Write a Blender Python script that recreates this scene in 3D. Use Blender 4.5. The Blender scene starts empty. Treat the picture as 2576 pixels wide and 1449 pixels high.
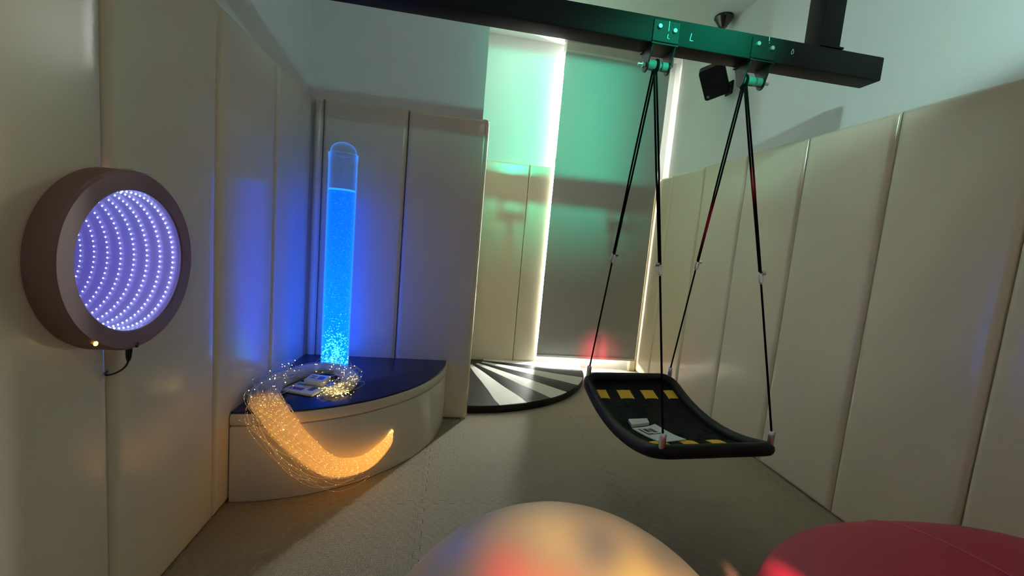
import bpy, bmesh, math, random
from mathutils import Vector, Matrix
random.seed(7)
S = bpy.context.scene
C = S.collection
PI = math.pi

# ------------------------------------------------------------------ camera
cam_d = bpy.data.cameras.new('camera')
cam = bpy.data.objects.new('camera', cam_d)
C.objects.link(cam)
right = Vector((0.98623416, -0.14011705, 0.08780316))
down = Vector((0.07137182, -0.11827294, -0.99041283))
fwd = Vector((0.14915847, 0.98304564, -0.10664440))
m = Matrix.Identity(4)
for i in range(3):
    m[i][0] = right[i]; m[i][1] = -down[i]; m[i][2] = -fwd[i]
m.translation = (0, 0, 1.23)
cam.matrix_world = m
cam_d.sensor_width = 36
cam_d.lens = 1039.53 / 2576 * 36
cam_d.clip_start = 0.02
S.camera = cam

# ------------------------------------------------------------------ view, world, lights
S.view_settings.view_transform = 'Standard'
S.view_settings.look = 'None'
S.view_settings.gamma = 1
S.view_settings.use_curve_mapping = False
S.view_settings.exposure = -0.02
S.cycles.use_denoising = True
S.cycles.use_adaptive_sampling = True
S.cycles.adaptive_threshold = 0.04
S.cycles.max_bounces = 7
S.cycles.diffuse_bounces = 4
S.cycles.glossy_bounces = 4
S.cycles.transmission_bounces = 8
S.cycles.transparent_max_bounces = 24
S.cycles.caustics_reflective = False
S.cycles.caustics_refractive = False
S.cycles.sample_clamp_indirect = 6

SKY = 190.0
world = bpy.data.worlds.new('world'); S.world = world
world.use_nodes = True
bg = world.node_tree.nodes['Background']
bg.inputs[0].default_value = (1.0, 0.98, 0.90, 1); bg.inputs[1].default_value = SKY

def area(name, loc, rot, sx, sy, energy, col=(1, 1, 1), portal=False):
    d = bpy.data.lights.new(name, 'AREA'); d.shape = 'RECTANGLE'; d.size = sx; d.size_y = sy
    d.energy = energy; d.color = col
    o = bpy.data.objects.new(name, d); C.objects.link(o); o.location = loc; o.rotation_euler = rot
    d.cycles.is_portal = portal
    return o
# daylight enters only through the tall window behind the blind
area('window_portal', (1.36, 4.36, 1.595), (-PI/2, 0, 0), .77, 2.82, 1, portal=True)

# dim fill lamp added unseen behind the photographer (its fitting is built with the ceiling)
lamp = area('fill_lamp_light', (0.55, -0.95, 3.085), (0, 0, 0), .42, .42, 5, (1.0, .93, .78)); lamp.data.shape = 'DISK'

def spot(name, loc, rot, energy, angle, blend, radius):
    d = bpy.data.lights.new(name, 'SPOT'); d.energy = energy; d.spot_size = angle; d.spot_blend = blend
    d.shadow_soft_size = radius; d.use_nodes = True
    o = bpy.data.objects.new(name, d); C.objects.link(o); o.location = loc; o.rotation_euler = rot
    return o

class NT:
    def __init__(s, tree): s.t = tree; s.n = tree.nodes; s.l = tree.links
    def new(s, typ, **kw):
        n = s.n.new(typ)
        for k, v in kw.items(): setattr(n, k, v)
        return n
    def put(s, sock, v):
        if isinstance(v, bpy.types.NodeSocket): s.l.new(v, sock)
        elif v is not None: sock.default_value = v
    def math(s, op, a, b=None, c=None, clamp=False):
        n = s.new('ShaderNodeMath', operation=op); n.use_clamp = clamp
        s.put(n.inputs[0], a); s.put(n.inputs[1], b)
        if c is not None: s.put(n.inputs[2], c)
        return n.outputs[0]
    def step(s, x, a, b, lo=0.0, hi=1.0):
        n = s.new('ShaderNodeMapRange', interpolation_type='SMOOTHSTEP'); n.clamp = True
        s.put(n.inputs['Value'], x)
        for k, v in (('From Min', a), ('From Max', b), ('To Min', lo), ('To Max', hi)): s.put(n.inputs[k], v)
        return n.outputs[0]
    def mix(s, f, a, b, mode='MIX'):
        n = s.new('ShaderNodeMix', data_type='RGBA', blend_type=mode)
        s.put(n.inputs['Factor'], f); s.put(n.inputs['A'], a); s.put(n.inputs['B'], b)
        return n.outputs['Result']
    def noise(s, scale, detail=3, rough=.5, vec=None):
        n = s.new('ShaderNodeTexNoise'); n.inputs['Scale'].default_value = scale
        n.inputs['Detail'].default_value = detail; n.inputs['Roughness'].default_value = rough
        if vec is not None: s.l.new(vec, n.inputs['Vector'])
        return n

def gobo_uv(nt):
    tc = nt.new('ShaderNodeTexCoord')
    sep = nt.new('ShaderNodeSeparateXYZ'); nt.l.new(tc.outputs['Normal'], sep.inputs[0])
    z = nt.math('ABSOLUTE', sep.outputs[2])
    z = nt.math('MAXIMUM', z, 0.001)
    return nt.math('DIVIDE', sep.outputs[0], z), nt.math('DIVIDE', sep.outputs[1], z)

# colour wheel projector hung high, right of the camera: green field across the blind, red spill at its foot
pj = spot('projector_light', (0.97, 0.2, 2.4), (PI/2, 0, 0), 720, math.radians(110), 0.3, 0.03)
nt = NT(pj.data.node_tree)
u, v = gobo_uv(nt)
em = nt.n['Emission']
top = nt.step(v, 0.150, 0.175, 1, 0)
low = nt.step(v, -0.42, -0.08)
lef = nt.math('POWER', nt.step(u, -0.58, 0.08), 2.7)
rig = nt.step(u, 0.06, 0.30, 1, 0)
g = nt.math('MULTIPLY', nt.math('MULTIPLY', top, low), nt.math('MULTIPLY', lef, rig))
du = nt.math('SUBTRACT', u, 0.155); dv = nt.math('SUBTRACT', v, -0.582)
rr = nt.math('SQRT', nt.math('ADD', nt.math('MULTIPLY', du, du), nt.math('MULTIPLY', dv, dv)))
red = nt.math('POWER', nt.step(rr, 0.0, 0.085, 1, 0), 1.5)
pale = nt.math('MULTIPLY', top, nt.step(v, -0.34, -0.16))
colg = nt.mix(g, (0, 0, 0, 1), (0.0, 1.0, 0.55, 1))
colr = nt.mix(red, (0, 0, 0, 1), (3.2, 0.16, 0.34, 1))
colp = nt.mix(pale, (0, 0, 0, 1), (0.014, 0.03, 0.03, 1))
spill = nt.math('MULTIPLY', nt.math('MULTIPLY', nt.step(u, 0.22, 0.50), nt.step(v, -0.36, -0.24)), nt.step(v, 0.42, 0.55, 1, 0))
cols = nt.mix(spill, (0, 0, 0, 1), (0.045, 0.075, 0.068, 1))
s2 = nt.mix(1.0, nt.mix(1.0, nt.mix(1.0, colg, colr, 'ADD'), colp, 'ADD'), cols, 'ADD')
nt.l.new(s2, em.inputs['Color'])

# warm projector beside the photographer, thrown over the ball and the edge of the red seat
pw = spot('warm_projector_light', (0.1, -0.2, 1.6), (0, 0, 0), 125, math.radians(41.2), 0.03, 0.02)
aim = Vector((0.30, 0.60, 0.45)) - Vector((0.1, -0.2, 1.6))
pw.rotation_euler = aim.to_track_quat('-Z', 'Y').to_euler()
nt = NT(pw.data.node_tree)
u, v = gobo_uv(nt)
em = nt.n['Emission']
def blob(cu, cv, r, col, prev):
    a_ = nt.math('SUBTRACT', u, cu); b_ = nt.math('SUBTRACT', v, cv)
    d_ = nt.math('SQRT', nt.math('ADD', nt.math('MULTIPLY', a_, a_), nt.math('MULTIPLY', b_, b_)))
    return nt.mix(nt.step(d_, 0.0, r, 1, 0), prev, (*col, 1))
c_ = (0.50, 0.30, 0.14, 1)
for cu, cv, r, col in ((.06, .07, .14, (.9, .44, .10)), (-.085, .158, .075, (.80, .46, .14)), (-.155, .085, .075, (.90, .09, .06)), (-.09, .06, .075, (.95, .22, .06)),
                       (.028, .104, .06, (1.0, .58, .12)), (-.022, .142, .052, (.26, .165, .10)), (.075, .155, .05, (.30, .19, .1)), (.31, .18, .15, (4.0, 1.6, 1.2))):
    c_ = blob(cu, cv, r, col, c_)
fade = nt.step(u, -.225, -.14, .12, 1.0)
r_ = nt.math('SQRT', nt.math('ADD', nt.math('MULTIPLY', u, u), nt.math('MULTIPLY', v, v)))
fade = nt.math('MULTIPLY', fade, nt.math('MAXIMUM', nt.step(r_, .245, .265, 1, 0), nt.step(u, .280, .288)))
nt.l.new(nt.mix(fade, (0, 0, 0, 1), c_), em.inputs['Color'])

# ------------------------------------------------------------------ materials
def mat(name, col=(.8, .8, .8), rough=.5, metal=0.0, emit=None, estr=0.0, spec=.5, build=None):
    M = bpy.data.materials.new(name); M.use_nodes = True
    b = M.node_tree.nodes['Principled BSDF']
    b.inputs['Base Color'].default_value = (*col, 1); b.inputs['Roughness'].default_value = rough
    b.inputs['Metallic'].default_value = metal; b.inputs['Specular IOR Level'].default_value = spec
    if emit: b.inputs['Emission Color'].default_value = (*emit, 1); b.inputs['Emission Strength'].default_value = estr
    if build: build(NT(M.node_tree), b)
    return M

def bump(nt, b, height, strength, dist):
    n = nt.new('ShaderNodeBump'); n.inputs['Strength'].default_value = strength; n.inputs['Distance'].default_value = dist
    nt.l.new(height, n.inputs['Height']); nt.l.new(n.outputs[0], b.inputs['Normal'])

def vary(c1, c2, scale, bs=0.0, bscale=200, bd=.001, rlo=None, rhi=None):
    def f(nt, b):
        tc = nt.new('ShaderNodeTexCoord').outputs['Object']
        n = nt.noise(scale, 4, .55, tc)
        nt.l.new(nt.mix(n.outputs['Fac'], (*c1, 1), (*c2, 1)), b.inputs['Base Color'])
        if rlo is not None:
            nt.l.new(nt.step(n.outputs['Fac'], .3, .7, rlo, rhi), b.inputs['Roughness'])
        if bs:
            n2 = nt.noise(bscale, 3, .5, tc); bump(nt, b, n2.outputs['Fac'], bs, bd)
    return f

MT = {}
MT['vinyl'] = mat('cream_vinyl', rough=.18, spec=.5, build=vary((.78, .70, .535), (.80, .72, .55), 2.0, .10, 160, .0012))
MT['vinyl_bench'] = mat('ivory_vinyl', rough=.4, build=vary((.72, .65, .54), (.78, .71, .60), 4.0, .08, 180, .001))
MT['navy'] = mat('navy_vinyl', rough=.32, build=vary((.006, .012, .05), (.010, .018, .07), 5.0, .06, 150, .001))
MT['plaster'] = mat('white_plaster', rough=.75, build=vary((.84, .84, .82), (.88, .88, .86), 6.0, .25, 90, .002))
MT['dark_gap'] = mat('dark_subfloor', (.09, .08, .06), .9)
def tilemat(nt, b):
    tc = nt.new('ShaderNodeTexCoord').outputs['Object']
    n = nt.noise(2.5, 4, .6, tc)
    nt.l.new(nt.mix(n.outputs['Fac'], (.30, .258, .186, 1), (.335, .29, .21, 1)), b.inputs['Base Color'])
    ch = nt.new('ShaderNodeTexChecker'); ch.inputs['Scale'].default_value = 45; nt.l.new(tc, ch.inputs['Vector'])
    w1 = nt.new('ShaderNodeTexWave', bands_direction='X'); w1.inputs['Scale'].default_value = 60; nt.l.new(tc, w1.inputs['Vector'])
    w2 = nt.new('ShaderNodeTexWave', bands_direction='Y'); w2.inputs['Scale'].default_value = 60; nt.l.new(tc, w2.inputs['Vector'])
    bump(nt, b, nt.mix(ch.outputs['Fac'], w1.outputs['Fac'], w2.outputs['Fac']), .7, .002)
MT['tile'] = mat('taupe_foam', rough=.6, build=tilemat)
MT['black_metal'] = mat('black_painted_steel', rough=.5, spec=.06, build=vary((.012, .012, .012), (.017, .017, .016), 12, .08, 120, .0008))
MT['bracket'] = mat('black_bracket_steel', (.009, .009, .009), .45, spec=.2)
MT['zinc'] = mat('zinc_bolt', (.75, .75, .72), .3, .9)
MT['roller'] = mat('white_nylon', (.17, .17, .165), .5, spec=.2)
MT['chalk'] = mat('silver_marker', (.7, .7, .68), .5)
MT['rope'] = mat('black_rope', (.004, .004, .004), .8, spec=.08)
MT['foam'] = mat('black_foam_cover', rough=.55, spec=.2, build=vary((.006, .006, .006), (.009, .009, .009), 30, .2, 260, .001))
MT['strap'] = mat('black_webbing', rough=.7, spec=.1, build=vary((.004, .004, .005), (.008, .008, .009), 60, .3, 500, .0006))
MT['yellow'] = mat('yellow_webbing', rough=.65, build=vary((.72, .42, .02), (.80, .48, .03), 60, .3, 500, .0006))
MT['steel'] = mat('brushed_steel', (.78, .77, .74), .28, 1.0)
MT['paper'] = mat('white_paper', (.80, .82, .80), .55)
MT['ink'] = mat('black_ink', (.03, .03, .03), .6)
MT['white_plastic'] = mat('white_plastic', (.78, .78, .76), .4)
MT['green_ink'] = mat('green_ink', (.05, .35, .15), .6)
MT['purple_ink'] = mat('purple_ink', (.22, .08, .25), .6)
MT['blue_ink'] = mat('blue_ink', (.10, .16, .45), .6)
MT['mat_black'] = mat('black_mat_vinyl', rough=.55, spec=.25, build=vary((.010, .0095, .009), (.015, .014, .0135), 6, .25, 14, .006))
MT['mat_white'] = mat('white_mat_vinyl', rough=.55, spec=.25, build=vary((.78, .78, .74), (.83, .83, .79), 6, .2, 14, .006))
MT['speaker'] = mat('black_speaker_shell', (.006, .006, .006), .5, spec=.15)
MT['logo'] = mat('grey_logo', (.5, .5, .5), .5)
MT['black_plastic'] = mat('glossy_black_plastic', (.012, .012, .012), .18)
MT['mirror_frame'] = mat('brown_laminate_frame', rough=.5, build=vary((.20, .115, .10), (.23, .135, .12), 8, .05, 120, .0008))
MT['tunnel'] = mat('violet_mirror_wall', (.53, .42, .78), .4, spec=.3)
MT['tunnel_end'] = mat('dim_mirror_back', (.22, .2, .34), .3)
MT['led'] = mat('blue_white_led_and_reflection', (.8, .8, .9), .4, emit=(.55, .62, 1.0), estr=14)
MT['indicator'] = mat('yellow_indicator', (.8, .6, .2), .4, emit=(1, .72, .2), estr=3)
MT['ball'] = mat('pearl_gym_ball', rough=.42, build=vary((.46, .40, .34), (.50, .43, .37), 4, .05, 120, .0006))
MT['red'] = mat('red_vinyl', rough=.5, build=vary((.36, .008, .046), (.40, .010, .054), 4, .12, 120, .001))
MT['red_pipe'] = mat('pale_red_seam', (.62, .10, .15), .45)
MT['frame_white'] = mat('white_window_frame', (.85, .85, .84), .4)
def blindmat(nt, b):
    b.inputs['Base Color'].default_value = (.30, .30, .285, 1); b.inputs['Roughness'].default_value = .75
    tr = nt.new('ShaderNodeBsdfTranslucent'); tr.inputs[0].default_value = (.5, .48, .42, 1)
    mx = nt.new('ShaderNodeMixShader'); mx.inputs[0].default_value = .0008
    nt.l.new(b.outputs[0], mx.inputs[1]); nt.l.new(tr.outputs[0], mx.inputs[2])
    nt.l.new(mx.outputs[0], nt.n['Material Output'].inputs[0])
MT['blind'] = mat('grey_blind_fabric', build=blindmat)
MT['blind_box'] = mat('grey_blind_cassette', (.42, .42, .38), .5)
def glassmat(nt, b):
    for n in list(nt.n):
        if n.type == 'BSDF_PRINCIPLED': nt.n.remove(n)
    t = nt.new('ShaderNodeBsdfTransparent'); t.inputs[0].default_value = (.96, .98, .98, 1)
    g = nt.new('ShaderNodeBsdfGlossy'); g.inputs['Roughness'].default_value = .02
    lw = nt.new('ShaderNodeLayerWeight'); lw.inputs[0].default_value = .5
    mx = nt.new('ShaderNodeMixShader')
    fac = nt.math('ADD', nt.math('MULTIPLY', nt.math('POWER', lw.outputs['Facing'], 4.0), .5), .03)
    nt.l.new(fac, mx.inputs[0]); nt.l.new(t.outputs[0], mx.inputs[1]); nt.l.new(g.outputs[0], mx.inputs[2])
    nt.l.new(mx.outputs[0], nt.n['Material Output'].inputs[0])
MT['glass'] = mat('clear_glass', build=glassmat)

# ------------------------------------------------------------------ mesh helpers
def obj(name, bm, material, parent=None, smooth=None, loc=None):
    me = bpy.data.meshes.new(name)
    bmesh.ops.recalc_face_normals(bm, faces=bm.faces[:]) if smooth != 'keep' else None
    bm.to_mesh(me); bm.free()
    if smooth:
        for p in me.polygons: p.use_smooth = True
        if smooth and isinstance(smooth, float): me.set_sharp_from_angle(angle=smooth)
    me.materials.append(MT[material] if isinstance(material, str) else material)
    o = bpy.data.objects.new(name, me); C.objects.link(o)
    if parent: o.parent = parent
    if loc: o.location = loc
    return o

def tag(o, label, cat, group=None, kind=None):
    o['label'] = label; o['category'] = cat
    if group: o['group'] = group
    if kind: o['kind'] = kind
    return o

def thing(name, label, cat, loc=(0, 0, 0), group=None):
    o = bpy.data.objects.new(name, None); C.objects.link(o); o.location = loc; o.empty_display_size = .05
    return tag(o, label, cat, group)

def struct(o, label=None):
    o['kind'] = 'structure'
    if label: o['label'] = label
    return o

def box(bm, x0, x1, y0, y1, z0, z1, bev=0.0, seg=2):
    r = bmesh.ops.create_cube(bm, size=1)
    vs = r['verts']
    bmesh.ops.scale(bm, vec=(x1-x0, y1-y0, z1-z0), verts=vs)
    bmesh.ops.translate(bm, vec=((x0+x1)/2, (y0+y1)/2, (z0+z1)/2), verts=vs)
    if bev:
        es = list({e for v_ in vs for e in v_.link_edges})
        bmesh.ops.bevel(bm, geom=es, offset=bev, segments=seg, profile=.5, affect='EDGES')
    return bm

def B(): return bmesh.new()

def tube(bm, pts, rad, n=8, caps=True, closed=False):
    pts = [Vector(p) for p in pts]
    N = len(pts); rings = []
    t0 = (pts[1]-pts[0]).normalized()
    ref = Vector((0, 0, 1)) if abs(t0.z) < .9 else Vector((1, 0, 0))
    nrm = (ref - t0*ref.dot(t0)).normalized()
    for i, p in enumerate(pts):
        a = pts[i-1] if (i > 0 or closed) else p
        b = pts[(i+1) % N] if (i < N-1 or closed) else p
        t = (b-a).normalized()
        nrm = (nrm - t*nrm.dot(t)).normalized()
        bi = t.cross(nrm)
        r = rad[i] if isinstance(rad, (list, tuple)) else rad
        rings.append([bm.verts.new(p + (nrm*math.cos(k*2*PI/n) + bi*math.sin(k*2*PI/n))*r) for k in range(n)])
    M_ = N if closed else N-1
    for i in range(M_):
        A, D = rings[i], rings[(i+1) % N]
        for k in range(n):
            bm.faces.new((A[k], A[(k+1) % n], D[(k+1) % n], D[k]))
    if caps and not closed:
        bm.faces.new(rings[0][::-1]); bm.faces.new(rings[-1])
    return bm

def lathe(bm, prof, n=32, axis='Z', c=(0, 0, 0)):
    """prof: list of (r, h); closed at r==0 ends"""
    rings = []
    c = Vector(c)
    def P(r, h, a):
        x, y = r*math.cos(a), r*math.sin(a)
        return c + (Vector((x, y, h)) if axis == 'Z' else Vector((h, x, y)) if axis == 'X' else Vector((x, h, y)))
    for r, h in prof:
        if r < 1e-7: rings.append([bm.verts.new(P(0, h, 0))])
        else: rings.append([bm.verts.new(P(r, h, 2*PI*k/n)) for k in range(n)])
    for A, D in zip(rings, rings[1:]):
        for k in range(n):
            k2 = (k+1) % n
            if len(A) == 1 and len(D) == 1: continue
            if len(A) == 1: bm.faces.new((A[0], D[k], D[k2]))
            elif len(D) == 1: bm.faces.new((A[k], A[k2], D[0]))
            else: bm.faces.new((A[k], A[k2], D[k2], D[k]))
    return bm

def prism(bm, poly, z0, z1):
    a = [bm.verts.new((x, y, z0)) for x, y in poly]
    b = [bm.verts.new((x, y, z1)) for x, y in poly]
    n = len(poly)
    bm.faces.new(a[::-1]); bm.faces.new(b)
    for i in range(n): bm.faces.new((a[i], a[(i+1) % n], b[(i+1) % n], b[i]))
    return bm

def catmull(pts, k=8):
    P = [Vector(p) for p in pts]
    P = [P[0]*2-P[1]] + P + [P[-1]*2-P[-2]]
    out = []
    for i in range(1, len(P)-2):
        for j in range(k):
            t = j/k
            a, b, c, d = P[i-1], P[i], P[i+1], P[i+2]
            out.append(.5*((2*b) + (c-a)*t + (2*a-5*b+4*c-d)*t*t + (3*b-a-3*c+d)*t**3))
    out.append(P[-2].copy())
    return out

def octa(bm, c, r):
    v = [bm.verts.new((c[0]+dx*r, c[1]+dy*r, c[2]+dz*r)) for dx, dy, dz in
         ((1, 0, 0), (-1, 0, 0), (0, 1, 0), (0, -1, 0), (0, 0, 1), (0, 0, -1))]
    for a, b, d in ((0, 2, 4), (2, 1, 4), (1, 3, 4), (3, 0, 4), (2, 0, 5), (1, 2, 5), (3, 1, 5), (0, 3, 5)):
        bm.faces.new((v[a], v[b], v[d]))

# ------------------------------------------------------------------ room dimensions
XL, XR = -0.888, 2.006          # faces of the padding
WL, WR = -0.935, 2.07           # faces of the plaster walls
YB, WB = 2.742, 2.79            # projecting chimney-breast block
YA, WA = 4.03, 4.08             # alcove back wall
XA, XBLK = 0.179, 0.135         # block's free end, padded and bare
ZC, ZP = 3.15, 2.0              # ceiling, top of padding
YF = -1.7                       # wall behind the camera

# ------------------------------------------------------------------ structure
fl = struct(obj('floor', box(B(), WL-.1, WR+.1, YF-.1, WA+.4, -.12, -.02), 'dark_gap'), 'taupe interlocking foam mat floor')
ce = struct(obj('ceiling', box(B(), WL-.1, WR+.1, YF-.1, WA+.4, ZC, ZC+.1), 'plaster'), 'white plaster ceiling')

lf = thing('fill_lamp', 'added round fill lamp, unseen on the ceiling behind the viewer', 'ceiling lamp', (.55, -.95, ZC))
obj('fill_lamp_rim', lathe(B(), [(.22, -.001), (.25, -.001), (.25, -.055), (.24, -.062), (.22, -.062)], 40), 'white_plastic', lf, smooth=.6)  # fitting added to carry the unseen fill light

def bool_cut(o, cy, cz, r):
    bm = B(); lathe(bm, [(0, -1.6), (r, -1.6), (r, -.6), (0, -.6)], 64, 'X', (0, cy, cz))
    bmesh.ops.recalc_face_normals(bm, faces=bm.faces[:])
    me = bpy.data.meshes.new('cut'); bm.to_mesh(me); bm.free()
    t = bpy.data.objects.new('cut', me); C.objects.link(t)
    md = o.modifiers.new('b', 'BOOLEAN'); md.operation = 'DIFFERENCE'; md.object = t; md.solver = 'EXACT'
    dg = bpy.context.evaluated_depsgraph_get()
    new = bpy.data.meshes.new_from_object(o.evaluated_get(dg))
    o.modifiers.clear(); o.data = new
    bpy.data.objects.remove(t); bpy.data.meshes.remove(me)

MY, MZ = 1.228, 1.096           # mirror centre
wl = struct(obj('wall_left', box(B(), WL-.1, WL, YF-.1, WB+.2, 0, ZC), 'plaster'), 'white plaster wall behind the cream padding on the left')
bool_cut(wl, MY, MZ, .215)
wr = struct(obj('wall_right', box(B(), WR, WR+.1, YF-.1, WA+.4, 0, ZC), 'plaster'), 'white plaster wall above the cream padding on the right')
wb = struct(obj('wall_block', box(B(), WL, XBLK, WB, WA+.4, 0, ZC), 'plaster'), 'projecting white wall above the padding behind the bubble tube')
bm = B()
WX0, WX1, WZ1 = 0.88, 1.80, 3.06
box(bm, XBLK, WX0, WA, WA+.3, 0, ZC); box(bm, WX1, WR, WA, WA+.3, 0, ZC); box(bm, WX0, WX1, WA, WA+.3, WZ1, ZC); box(bm, WX0, WX1, WA, WA+.3, 0, .13)
wa = struct(obj('wall_back', bm, 'plaster'), 'alcove wall around the tall window')
wf = struct(obj('wall_front', box(B(), WL, WR, YF-.1, YF, 0, ZC), 'plaster'), 'white wall behind the viewer')

# window: frame, glass
win = bpy.data.objects.new('window_1', None); C.objects.link(win); struct(win, 'tall bright window behind the roller blind')
win.location = (1.45, WA+.25, .13)
def wloc(bm):
    bmesh.ops.translate(bm, vec=(-1.45, -WA-.25, -.13), verts=bm.verts[:]); return bm
fw = .06
for x0, x1, z0, z1 in ((WX0, WX0+.10, .13, WZ1), (WX1-fw, WX1, .13, WZ1), (WX0+.10, WX1-fw, .13, .19), (WX0+.10, WX1-fw, WZ1-.06, WZ1), (WX0+.10, WX1-fw, 2.08, 2.14)):
    obj('window_frame', wloc(box(B(), x0, x1, WA+.20, WA+.27, z0, z1, .005, 1)), 'frame_white', win)
for z0, z1 in ((.19, 2.08), (2.14, WZ1-.06)):
    obj('window_pane', wloc(box(B(), WX0+.10, WX1-fw, WA+.232, WA+.238, z0, z1)), 'glass', win)

# padded panels ------------------------------------------------------------
def pad_mesh(W, Hh, T=.045, R=.026, wr=0.0, seed=0, bulge=.002):
    """panel in local coords: u 0..W, v 0..H, front at w=T"""
    rnd = random.Random(seed)
    edge = [0, .0015, .004, .008, .014, .020, .027]
    def axis(L, k):
        mid = [edge[-1] + (L-2*edge[-1])*i/k for i in range(1, k)]
        return edge + mid + [L-e for e in edge[::-1]]
    U, V = axis(W, max(3, int(W/.045))), axis(Hh, 36)
    ph = [(rnd.uniform(0, 6), rnd.uniform(3, 9), rnd.uniform(3, 9), rnd.uniform(-1, 1)) for _ in range(5)]
    bm = B(); g = []
    for v_ in V:
        row = []
        for u_ in U:
            d = min(u_, W-u_, v_, Hh-v_)
            h = T if d >= R else T-R+math.sqrt(max(0, R*R-(R-d)**2))
            k = min(1, d/.06)
            h += bulge*math.sin(PI*u_/W)*min(1, 6*min(v_, Hh-v_)/Hh)
            if wr:
                h += wr*k*sum(a*math.sin(p+fx*u_*2+fy*v_) for p, fx, fy, a in ph)/3
            row.append(bm.verts.new((u_, v_, h)))
        g.append(row)
    for i in range(len(V)-1):
        for j in range(len(U)-1):
            bm.faces.new((g[i][j], g[i][j+1], g[i+1][j+1], g[i+1][j]))
    # sides to the back
    border = g[0] + [r[-1] for r in g[1:]] + g[-1][-2::-1] + [r[0] for r in g[-2:0:-1]]
    back = [bm.verts.new((p.co.x, p.co.y, 0)) for p in border]
    n = len(border)
    for i in range(n): bm.faces.new((border[i], back[i], back[(i+1) % n], border[(i+1) % n]))
    bm.faces.new(back)
    return bm

def pad(parent, o, ud, wd, W, seed, wr=.0012, T=.045, Hh=None, name='padded_panel', z=0.0, R=.026):
    bm = pad_mesh(W, Hh or ZP, T, R=R, seed=seed, wr=wr)
    ud, wd = Vector(ud), Vector(wd)
    for v_ in bm.verts:
        c = v_.co; v_.co = Vector(o) + ud*c.x + Vector((0, 0, 1))*(c.y+z) + wd*c.z
    return obj(name, bm, 'vinyl', parent, smooth=1.0)

gap = .004
ys = [-.29, .215, .72, 1.228, 1.735, 2.24, YB]
for i, (a, b) in enumerate(zip(ys, ys[1:])):
    p_ = pad(wl, (WL, a+gap/2, 0), (0, 1, 0), (1, 0, 0), b-a-gap, 10+i)
    if abs(a-1.228) < .01 or abs(b-1.228) < .01:
        bool_cut(p_, MY, MZ, .215)
ys = [.215, .72, 1.225, 1.73, 2.235, 2.74, 3.245, 3.745, WA-.004]
for i, (a, b) in enumerate(zip(ys, ys[1:])):
    pad(wr, (WR, a+gap/2, 0), (0, 1, 0), (-1, 0, 0), b-a-gap, 30+i, wr=.004 if i in (2, 3) else .0018, T=WR-XR)
xs = [XL+.002, -.829, -.326, XA-.003]
for i, (a, b) in enumerate(zip(xs, xs[1:])):
    pad(wb, (a+gap/2, WB, 0), (1, 0, 0), (0, -1, 0), b-a-gap, 50+i, T=WB-YB)
pad(wb, (XBLK, WB-.04, 0), (0, 1, 0), (1, 0, 0), .5, 55, T=XA-XBLK)
pad(wb, (XBLK, WB+.465, 0), (0, 1, 0), (1, 0, 0), .75, 56, T=XA-XBLK)
xs = [XA+.006, .683, .913]
for i, (a, b) in enumerate(zip(xs, xs[1:])):
    pad(wa, (a+gap/2, WA, 0), (1, 0, 0), (0, -1, 0), b-a-gap, 60+i, T=WA-YA, R=.010)
pad(wa, (1.935, WA, 0), (1, 0, 0), (0, -1, 0), .068, 65, T=WA-YA, R=.010)

# interlocking foam tiles ---------------------------------------------------
TG = 1.0; TX0, TY0 = -.055, 1.832
PITCH = 1/13; AMP = .012
def wave(t):
    f = (t/PITCH) % 1
    return 1 if f < .5 else -1
def edge_line(t0, t1):
    """square wave points (t, s) from t0 to t1, corners kept straight"""
    pts = [(t0, 0)]
    k = 0
    n = 13
    for i in range(n):
        a = t0 + (t1-t0)*i/n; b = t0 + (t1-t0)*(i+.5)/n; c = t0 + (t1-t0)*(i+1)/n
        e = PITCH*.06
        if i == 0: pts += [(a+.02, 0), (a+.02+e, 1)]
        else: pts += [(a+e, 1)]
        pts += [(b-e, 1), (b+e, -1)]
        if i == n-1: pts += [(c-.02-e, -1), (c-.02, 0)]
        else: pts += [(c-e, -1)]
    pts.append((t1, 0))
    return pts
def tile(i, j):
    x0, x1, y0, y1 = TX0+i*TG, TX0+(i+1)*TG, TY0+j*TG, TY0+(j+1)*TG
    h = .001
    poly = []
    cl = lambda t, a, b: min(max(t, a+h), b-h)
    for t, s in edge_line(x0, x1): poly.append((cl(t, x0, x1), y0+s*AMP+h))
    for t, s in edge_line(y0, y1): poly.append((x1+s*AMP-h, cl(t, y0, y1)))
    for t, s in edge_line(x0, x1)[::-1]: poly.append((cl(t, x0, x1), y1+s*AMP-h))
    for t, s in edge_line(y0, y1)[::-1]: poly.append((x0+s*AMP+h, cl(t, y0, y1)))
    cx0, cx1, cy0, cy1 = WL+.001, WR-.001, YF+.001, WA+.001
    poly = [(min(max(x, cx0), cx1), min(max(y, cy0), cy1)) for x, y in poly]
    out = []
    for q in poly:
        if not out or (abs(q[0]-out[-1][0]) + abs(q[1]-out[-1][1])) > 1e-6: out.append(q)
    xs_, ys_ = [q[0] for q in out], [q[1] for q in out]
    if max(xs_)-min(xs_) < .03 or max(ys_)-min(ys_) < .03: return
    obj('tile', prism(B(), out, -.02, 0), 'tile', fl)
for i in range(-1, 3):
    for j in range(-4, 3): tile(i, j)

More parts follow.
